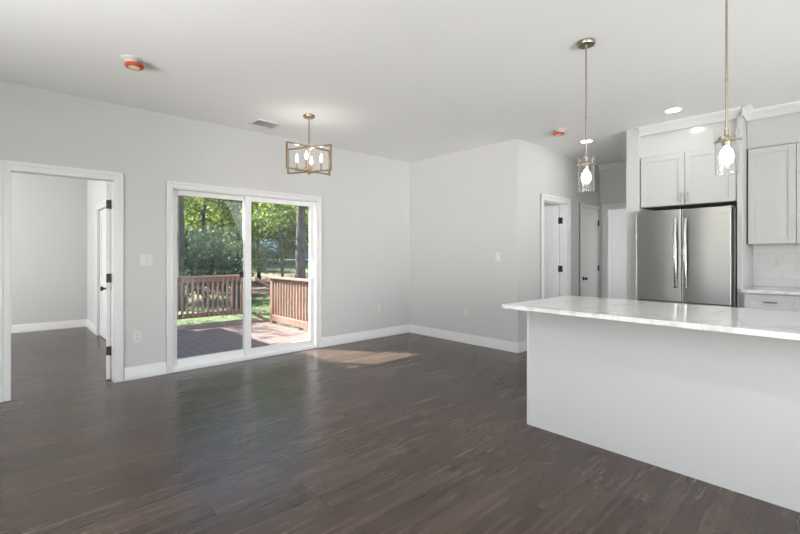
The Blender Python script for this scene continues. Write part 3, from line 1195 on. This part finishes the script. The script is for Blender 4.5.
# ceiling vent
t = thing('ceiling_vent', 'white square supply vent in the ceiling left of the chandelier', 'vent', (2.215, 4.70, H))
bm = bmesh.new()
a, b = .15, .13
for x0, x1, y0, y1 in ((-a, a, -b, -b + .03), (-a, a, b - .03, b), (-a, -a + .03, -b + .03, b - .03), (a - .03, a, -b + .03, b - .03)):
    box(bm, x0, x1, y0, y1, -.008, 0, bev=.002)
obj('frame', bm, M['trim'], t)
obj('duct', boxes((-a + .03, a - .03, -b + .03, b - .03, -.0015, -.0005)), M['duct'], t)
for sx in (-1, 1):
    for k in range(5):
        y = -b + .045 + k * .042
        bm = bmesh.new()
        x0, x1 = (-a + .032, -.004) if sx < 0 else (.004, a - .032)
        wy = .012 if sx < 0 else .018
        v = [bm.verts.new(p) for p in ((x0, y - wy, -.009), (x1, y - wy, -.009), (x1, y + wy, -.003), (x0, y + wy, -.003),
                                       (x0, y - wy, -.0075), (x1, y - wy, -.0075), (x1, y + wy, -.0015), (x0, y + wy, -.0015))]
        for q in ((0, 1, 2, 3), (4, 7, 6, 5), (0, 4, 5, 1), (1, 5, 6, 2), (2, 6, 7, 3), (3, 7, 4, 0)):
            bm.faces.new([v[i] for i in q])
        obj('slat', bm, M['trim'], t)


# ------------------------------------------------------------------ outlets and switches (built facing -y, turned to their wall)
def outlet(label, loc, rz):
    r = thing('wall_outlet', label, 'outlet', loc, rz, 'wall outlets')
    obj('plate', boxes((-.036, .036, -.006, -.0005, -.058, .058), bev=.002), M['plastic'], r)
    for s in (-1, 1):
        bm = bmesh.new()
        lathe(bm, [(0, -.0085), (.0165, -.0085), (.0165, -.004), (0, -.004)], 20, 'Y', (0, 0, s * .020))
        so_ = obj('socket', bm, M['plastic'], r)
        bm = boxes((-.008, -.0055, -.0092, -.0084, s * .020 - .002, s * .020 + .008), (.0055, .008, -.0092, -.0084, s * .020 - .002, s * .020 + .008))
        lathe(bm, [(0, -.0092), (.003, -.0092), (.003, -.0084), (0, -.0084)], 10, 'Y', (0, 0, s * .020 - .008))
        obj('slots', bm, M['slot'], so_)
    return r


def switch(label, loc, rz, gangs):
    r = thing('light_switch', label, 'light switch', loc, rz)
    w = .036 + .023 * (gangs - 1)
    obj('plate', boxes((-w, w, -.006, -.0005, -.058, .058), bev=.002), M['plastic'], r)
    for k in range(gangs):
        x = (k - (gangs - 1) / 2) * .046
        bm = bmesh.new()
        box(bm, x - .0165, x + .0165, -.009, -.005, -.034, .034, bev=.001)
        box(bm, x - .0150, x + .0150, -.0115, -.008, -.032, .002, bev=.001)
        obj('rocker', bm, M['plastic'], r)
    return r


switch('double light switch between the left doorway and the patio door', (1.088, YA, 1.223), 0, 2)
outlet('outlet low on the wall between the left doorway and the patio door', (1.007, YA, 0.430), 0)
outlet('outlet low on the wall between the patio door and the room corner', (4.25, YA, 0.438), 0)
switch('single light switch on the wall left of the hall corner', (XB, 3.363, 1.246), -PI / 2, 1)
outlet('outlet low on the wall behind the island end, right of the room corner', (XB, 3.91, 0.433), -PI / 2)
outlet('outlet on the white tile backsplash under the wall cabinet', (XK - .010, 0.645, 1.20), -PI / 2)

# ------------------------------------------------------------------ outside: deck, rails, steps
ZD = -0.05
GZ = -0.75
DXR = 3.84
DYE = 8.66
bm = bmesh.new()
x = 1.26
while x < DXR:
    box(bm, x, min(x + .138, DXR), YAo + .025, DYE, ZD - .03, ZD, bev=.003)
    x += .144
box(bm, 1.26, DXR, DYE - .04, DYE - .002, ZD - .28, ZD - .031)
box(bm, DXR - .04, DXR, YAo + .03, DYE - .05, ZD - .28, ZD - .031)
for px_ in (1.4, 2.7, 3.85):
    for py_ in (6.6, 8.5):
        box(bm, px_, px_ + .09, py_, py_ + .09, GZ - .2, ZD - .031)
struct('deck', bm, M['deck'], 'brown board deck outside the patio door', 'deck')

t = thing('deck_railing', 'long wooden deck railing with open balusters along the far edge', 'railing', (1.26, DYE + .06, ZD), 0, 'wooden deck railings')
L = DXR - 1.26 - .06
obj('top_rail', boxes((0, L, -.07, .07, .88, .915), bev=.004), M['rail'], t)
bmx = boxes((0, L, .0, .038, .79, .88), bev=.003)
obj('upper_rail', bmx, M['rail'], t)
obj('bottom_rail', boxes((0, L, .0, .038, .11, .20), bev=.003), M['rail'], t)
for xx in (0.0, L - .09):
    obj('post', boxes((xx, xx + .09, -.055, .035, -.70, .88), bev=.004), M['rail'], t)
k = 0
xx = .15
while xx < L - .12:
    obj('baluster', boxes((xx, xx + .034, -.037, -.001, .12, .87), bev=.003), M['rail'], t)
    xx += .094

t = thing('deck_railing', 'sunlit wooden deck railing on the right side by the steps', 'railing', (DXR + .06, YAo + .10, ZD), 0, 'wooden deck railings')
L2 = 7.93 - (YAo + .10)
obj('top_rail', boxes((-.08, .06, 0, L2 + .04, .86, .895), bev=.004), M['rail'], t)
obj('upper_rail', boxes((.0, .038, 0, L2 - .09, .77, .86), bev=.003), M['rail'], t)
obj('bottom_rail', boxes((-.075, -.037, 0, L2 - .09, .045, .16), bev=.003), M['rail'], t)
for yy in (0.0, L2 - .09):
    obj('post', boxes((-.055, .035, yy, yy + .09, -.70, .86), bev=.004), M['rail'], t)
yy = .14
while yy < L2 - .12:
    obj('baluster', boxes((-.036, .0, yy, yy + .036, .05, .86), bev=.003), M['rail'], t)
    yy += .105

t = thing('deck_steps', 'wooden steps with a sloping handrail going down from the deck corner', 'steps', (DXR + .002, 8.14, ZD))
for k in range(3):
    obj('tread', boxes((.02 + k * .28, .31 + k * .28, 0, .46, -.205 - k * .17, -.17 - k * .17), bev=.004), M['deck'], t)
for y0 in (-.045, .465):
    bm = bmesh.new()
    prism(bm, [(0.0, -.02), (0.0, -.30), (.95, -.82), (1.05, -.70), (1.05, -.62)], y0, y0 + .04, lambda a, b, c: (a, c, b))
    obj('stringer', bm, M['rail'], t)
bm = bmesh.new()
prism(bm, [(.0, .86), (.0, .80), (1.05, .16), (1.05, .22)], .40, .50, lambda a, b, c: (a, c, b))
obj('handrail', bm, M['rail'], t)
bm = bmesh.new()
prism(bm, [(.0, .12), (.0, .05), (1.05, -.56), (1.05, -.49)], .43, .47, lambda a, b, c: (a, c, b))
obj('lower_rail', bm, M['rail'], t)
obj('post', boxes((1.0, 1.09, .405, .495, GZ - ZD - .05, .26), bev=.003), M['rail'], t)


# ------------------------------------------------------------------ outside: ground, trees, house
def gz(x, y):
    d = math.hypot(x, y)

    def st(a, b):
        t = min(max((d - a) / (b - a), 0), 1)
        return t * t * (3 - 2 * t)
    return GZ + 1.35 * st(20, 48) - .5 * st(60, 90) + 0.05 * math.sin(x * .7) * math.sin(y * .55) * st(10, 16)


bm = bmesh.new()
nx, ny = 70, 60
gx0, gx1, gy0, gy1 = -70, 110, -12, 130
gv = [[bm.verts.new((0, 0, 0)) for _ in range(nx + 1)] for _ in range(ny + 1)]
for j in range(ny + 1):
    for i in range(nx + 1):
        x = gx0 + (gx1 - gx0) * i / nx
        y = gy0 + (gy1 - gy0) * j / ny
        gv[j][i].co = (x, y, gz(x, y))
for j in range(ny):
    for i in range(nx):
        f = bm.faces.new((gv[j][i], gv[j][i + 1], gv[j + 1][i + 1], gv[j + 1][i]))
        f.smooth = True
struct('lawn', bm, M['lawn'], 'grass and leaf covered ground behind the house', 'ground')


def at(px, d):
    """a spot on the ground in the direction of image column px, d metres ahead"""
    u = (px - 400) / F_PX
    x = d * (math.cos(TH) + math.sin(TH) * u)
    y = d * (math.sin(TH) - math.cos(TH) * u)
    return x, y


def leaf_mesh(name, blobs, n, size, droop=0.3, rng=RNG):
    """blobs: (cx, cy, cz, rx, ry, rz); n leaf quads spread over them, denser near the surface"""
    b = np.array(blobs, float)
    vol = (b[:, 3] * b[:, 4] * b[:, 5]) ** (2 / 3)
    idx = rng.choice(len(b), n, p=vol / vol.sum())
    v = rng.normal(size=(n, 3))
    v /= np.linalg.norm(v, axis=1, keepdims=True)
    r = rng.random(n) ** 0.45
    c = b[idx, :3] + v * b[idx, 3:] * r[:, None]
    # clump leaves
    c += rng.normal(scale=size * .8, size=(n, 3))
    d = rng.normal(size=(n, 3)); d[:, 2] -= droop
    d /= np.linalg.norm(d, axis=1, keepdims=True)
    e = np.cross(d, rng.normal(size=(n, 3)))
    e /= np.linalg.norm(e, axis=1, keepdims=True)
    s = size * rng.uniform(.6, 1.3, n)[:, None]
    verts = np.stack([c - d * s, c + e * s * .55, c + d * s, c - e * s * .55], 1).reshape(-1, 3)
    me = bpy.data.meshes.new(name)
    me.vertices.add(4 * n)
    me.vertices.foreach_set('co', verts.astype(np.float32).ravel())
    me.loops.add(4 * n)
    me.loops.foreach_set('vertex_index', np.arange(4 * n, dtype=np.int32))
    me.polygons.add(n)
    me.polygons.foreach_set('loop_start', np.arange(0, 4 * n, 4, dtype=np.int32))
    me.update(calc_edges=True)
    me.validate()
    return me


def foliage(blobs, n, size, material, parent, droop=.3):
    me = leaf_mesh('foliage', blobs, n, size, droop)
    me.materials.append(material)
    o = bpy.data.objects.new('foliage', me)
    C.objects.link(o)
    o.parent = parent
    return o


def tree(label, px, d, r, h, crown, leaves, size, leaf, bark='bark', lean=(0, 0), bend=0.25, group=None, branches=5, name='tree'):
    """crown: (z0, z1, radius) above the tree's foot"""
    x, y = at(px, d)
    t = thing(name, label, 'tree', (x, y, gz(x, y)), 0, group)
    bm = bmesh.new()
    n = 9
    ph = random.uniform(0, 6)
    P = []
    for k in range(n + 1):
        s = k / n
        P.append(Vector((lean[0] * s * h + bend * math.sin(3 * s + ph) * s, lean[1] * s * h + bend * math.cos(2.4 * s + ph) * s, s * h - .1)))
    tube(bm, P, [r * (1.35 if k == 0 else 1.0 - .72 * k / n) for k in range(n + 1)], 10)
    z0, z1, cr = crown
    blobs = []
    for q in range(branches):
        s = (z0 + (z1 - z0) * (q + .3) / branches) / h
        s = min(max(s, .1), .95)
        i = min(int(s * n), n - 1)
        b0 = P[i].lerp(P[i + 1], s * n - i)
        a = q * 2.4 + ph
        ln = cr * random.uniform(.55, .95)
        b2 = b0 + Vector((math.cos(a) * ln, math.sin(a) * ln, ln * .35))
        b1 = b0.lerp(b2, .5) + Vector((0, 0, .12 * ln))
        tube(bm, [b0, b1, b2], [r * .38, r * .24, r * .08], 7)
        blobs.append((b2.x, b2.y, b2.z, cr * .5, cr * .5, cr * .34))
        blobs.append((b1.x, b1.y, b1.z + .1, cr * .42, cr * .42, cr * .28))
    blobs.append((P[-1].x, P[-1].y, z1, cr * .6, cr * .6, cr * .5))
    obj('trunk', bm, M[bark], t)
    if leaves:
        foliage(blobs, leaves, size, M[leaf], t)
    return t


def shrub(label, px, d, r, h, n, size, leaf, name='shrub', group=None):
    x, y = at(px, d)
    t = thing(name, label, 'shrub', (x, y, gz(x, y)), 0, group)
    bm = bmesh.new()
    blobs = []
    for q in range(6):
        a = q * 1.05 + px
        e = Vector((math.cos(a) * r * .6, math.sin(a) * r * .6, h * random.uniform(.45, .8)))
        tube(bm, [(0, 0, -.08), e * .5 + Vector((0, 0, .1)), e], [.03, .02, .008], 6)
        blobs.append((e.x, e.y, e.z, r * .55, r * .55, h * .32))
    blobs.append((0, 0, h * .72, r * .6, r * .6, h * .3))
    blobs.append((0, 0, h * .35, r * .9, r * .9, h * .32))
    obj('stems', bm, M['dark_bark'], t)
    foliage(blobs, n, size, M[leaf], t, .1)
    return t


tree('thick dark tree trunk at the left edge of the patio glass', 180, 15.5, .14, 9, (3.4, 8.6, 2.6), 3000, .085, 'leaf_dark', 'bark')
tree('slim leaning tree behind the dark evergreen shrubs', 199, 22, .12, 9, (2.6, 8.5, 2.8), 5200, .095, 'leaf_mid', 'dark_bark', lean=(.03, 0))
tree('arching tree in the middle of the left glass pane', 221, 24, .13, 9, (2.7, 8.5, 3.0), 5200, .10, 'leaf_mid', 'dark_bark', lean=(.05, .02), bend=.7)
tree('yellow green sapling right of the slim leaning tree', 207, 27, .09, 7, (2.6, 6.8, 2.2), 3600, .10, 'leaf_yellow', 'dark_bark')
tree('tall straight grey tree trunk at the right side of the sliding panel', 300, 18, .235, 11, (3.3, 10.5, 2.8), 2600, .085, 'leaf_mid', bend=.12)
tree('thin curved tree left of the tall grey trunk', 283, 20, .085, 8, (3.0, 7.5, 2.2), 3000, .085, 'leaf_mid', lean=(.02, .01), bend=.5)
tree('light green tree standing in the left of the sliding panel', 259, 27, .11, 8, (2.5, 7.5, 3.0), 5200, .10, 'leaf_yellow', 'dark_bark')
tree('leafy tree at the right edge beyond the grey trunk', 313, 25, .13, 9, (1.8, 8.5, 2.8), 4200, .10, 'leaf_mid')
tree('leafy tree hidden mostly behind the door stile', 243, 30, .13, 9, (2.2, 8.5, 3.2), 5000, .11, 'leaf_mid')
tree('unseen leafy tree left of the deck, added to shade the lawn', -102, 11.1, .2, 12.5, (7.2, 11.6, 3.0), 5200, .10, 'leaf_mid')  # out of view; added so its crown shades the lawn beyond the deck
# broken dark trunk
x, y = at(235, 15)
bm = bmesh.new()
tube(bm, [(-.03, 0, -.1), (0, 0, .5), (.05, .03, 1.05), (.07, .02, 1.32)], [.21, .165, .15, .13], 12)
for k in range(4):
    a = k * 1.6
    tube(bm, [(math.cos(a) * .12, math.sin(a) * .12, .15), (math.cos(a) * .3, math.sin(a) * .3, -.04)], [.07, .03], 7)
tag(obj('tree_stump', bm, M['dark_bark'], loc=(x, y, gz(x, y))), 'dark broken tree stump behind the far railing', 'tree stump')

shrub('dark evergreen shrub at the left edge behind the railing', 184, 17.5, 1.5, 2.9, 4200, .075, 'leaf_dark')
shrub('dark evergreen shrub left of the stump, widest of the evergreens', 205, 18.5, 1.7, 3.0, 4600, .075, 'leaf_dark')
shrub('small dark evergreen shrub between the evergreens and the stump', 222, 21, 1.1, 2.3, 2400, .075, 'leaf_dark')
shrub('pale leafed shrub just left of the door stile', 240, 26, 1.5, 3.1, 3400, .085, 'leaf_pale')
shrub('yellow green bush in front of the far house', 275, 40, 1.5, 1.7, 2600, .075, 'leaf_yellow')
shrub('blue grey bush left of the yellow green bush', 261, 33, 1.3, 2.3, 2600, .085, 'leaf_blue')

# the wood behind
protos = []
for q, (leaf, cr) in enumerate((('leaf_mid', 4.4), ('leaf_yellow', 4.2), ('leaf_dark', 4.4))):
    tr = tree('tall leafy tree of the wood behind the yard', 200, 50, .26, 14, (1.6, 13, cr), 7500, .20, leaf, 'dark_bark', group='trees of the wood behind the yard', branches=8)
    protos.append(tr)
spots = [(150, 46, 0), (166, 44, 2), (182, 40, 0), (198, 42, 1), (212, 46, 0), (228, 48, 2), (243, 50, 0), (312, 46, 0), (330, 42, 2), (256, 92, 0), (276, 90, 1), (296, 94, 0), (316, 90, 2), (234, 86, 1), (206, 80, 0), (178, 80, 2), (300, 58, 0)]
for i, (px_, d, kind) in enumerate(spots):
    first = not protos[kind].get('_used')
    o = protos[kind] if first else copy_tree(protos[kind])
    protos[kind]['_used'] = 1
    x, y = at(px_, d)
    o.location = (x, y, gz(x, y))
    o.rotation_euler = (0, 0, i * 1.7)
    s = 1.0 if d < 60 else 1.35
    o.scale = (s, s, s)
for o in list(S.objects):
    if '_used' in o:
        del o['_used']

# neighbouring house
hx, hy = at(274, 92)
t = thing('neighbour_house', 'low grey house with a pale roof beyond the trees', 'house', (hx, hy, gz(hx, hy)), TH - PI / 2)
obj('wall', boxes((-7, 7, 0, 7, -.3, 2.4)), M['siding'], t)
bm = bmesh.new()
prism(bm, [(-.6, 2.3), (3.5, 4.2), (7.6, 2.3), (7.6, 2.2), (-.6, 2.2)], -7.6, 7.6, lambda a, b, c: (c, a, b))
obj('roof', bm, M['pale_roof'], t)
for xx in (-4, -1.4, 2.6):
    w_ = obj('window', boxes((xx - .55, xx + .55, -.06, .0, .75, 1.75)), M['trim'], t)
    obj('pane', boxes((xx - .47, xx + .47, -.08, -.055, .83, 1.67)), M['pane'], w_)
obj('door', boxes((.4, 1.3, -.06, 0, 0, 1.85)), M['trim'], t)

# leaf litter on the ground
n = 5200
d = RNG.uniform(10.5, 44, n)
u = RNG.uniform(-0.60, -0.12, n)
xs = d * (math.cos(TH) + math.sin(TH) * u)
ys = d * (math.sin(TH) - math.cos(TH) * u)
me = leaf_mesh('fallen_leaves', [(0, 0, 0, 1, 1, 1)], n, .055)
co = np.empty(4 * n * 3, np.float32)
me.vertices.foreach_get('co', co)
co = co.reshape(n, 4, 3)
ctr = co.mean(1, keepdims=True)
co = co - ctr
co[:, :, 2] *= .35
zz = np.array([gz(a, b) for a, b in zip(xs, ys)])
co += np.stack([xs, ys, zz + .03], 1)[:, None, :]
me.vertices.foreach_set('co', co.astype(np.float32).ravel())
me.update()
me.materials.append(M['litter'])
o = bpy.data.objects.new('fallen_leaves', me)
C.objects.link(o)
tag(o, 'brown and pale fallen leaves scattered over the yard', 'leaves', None, 'stuff')
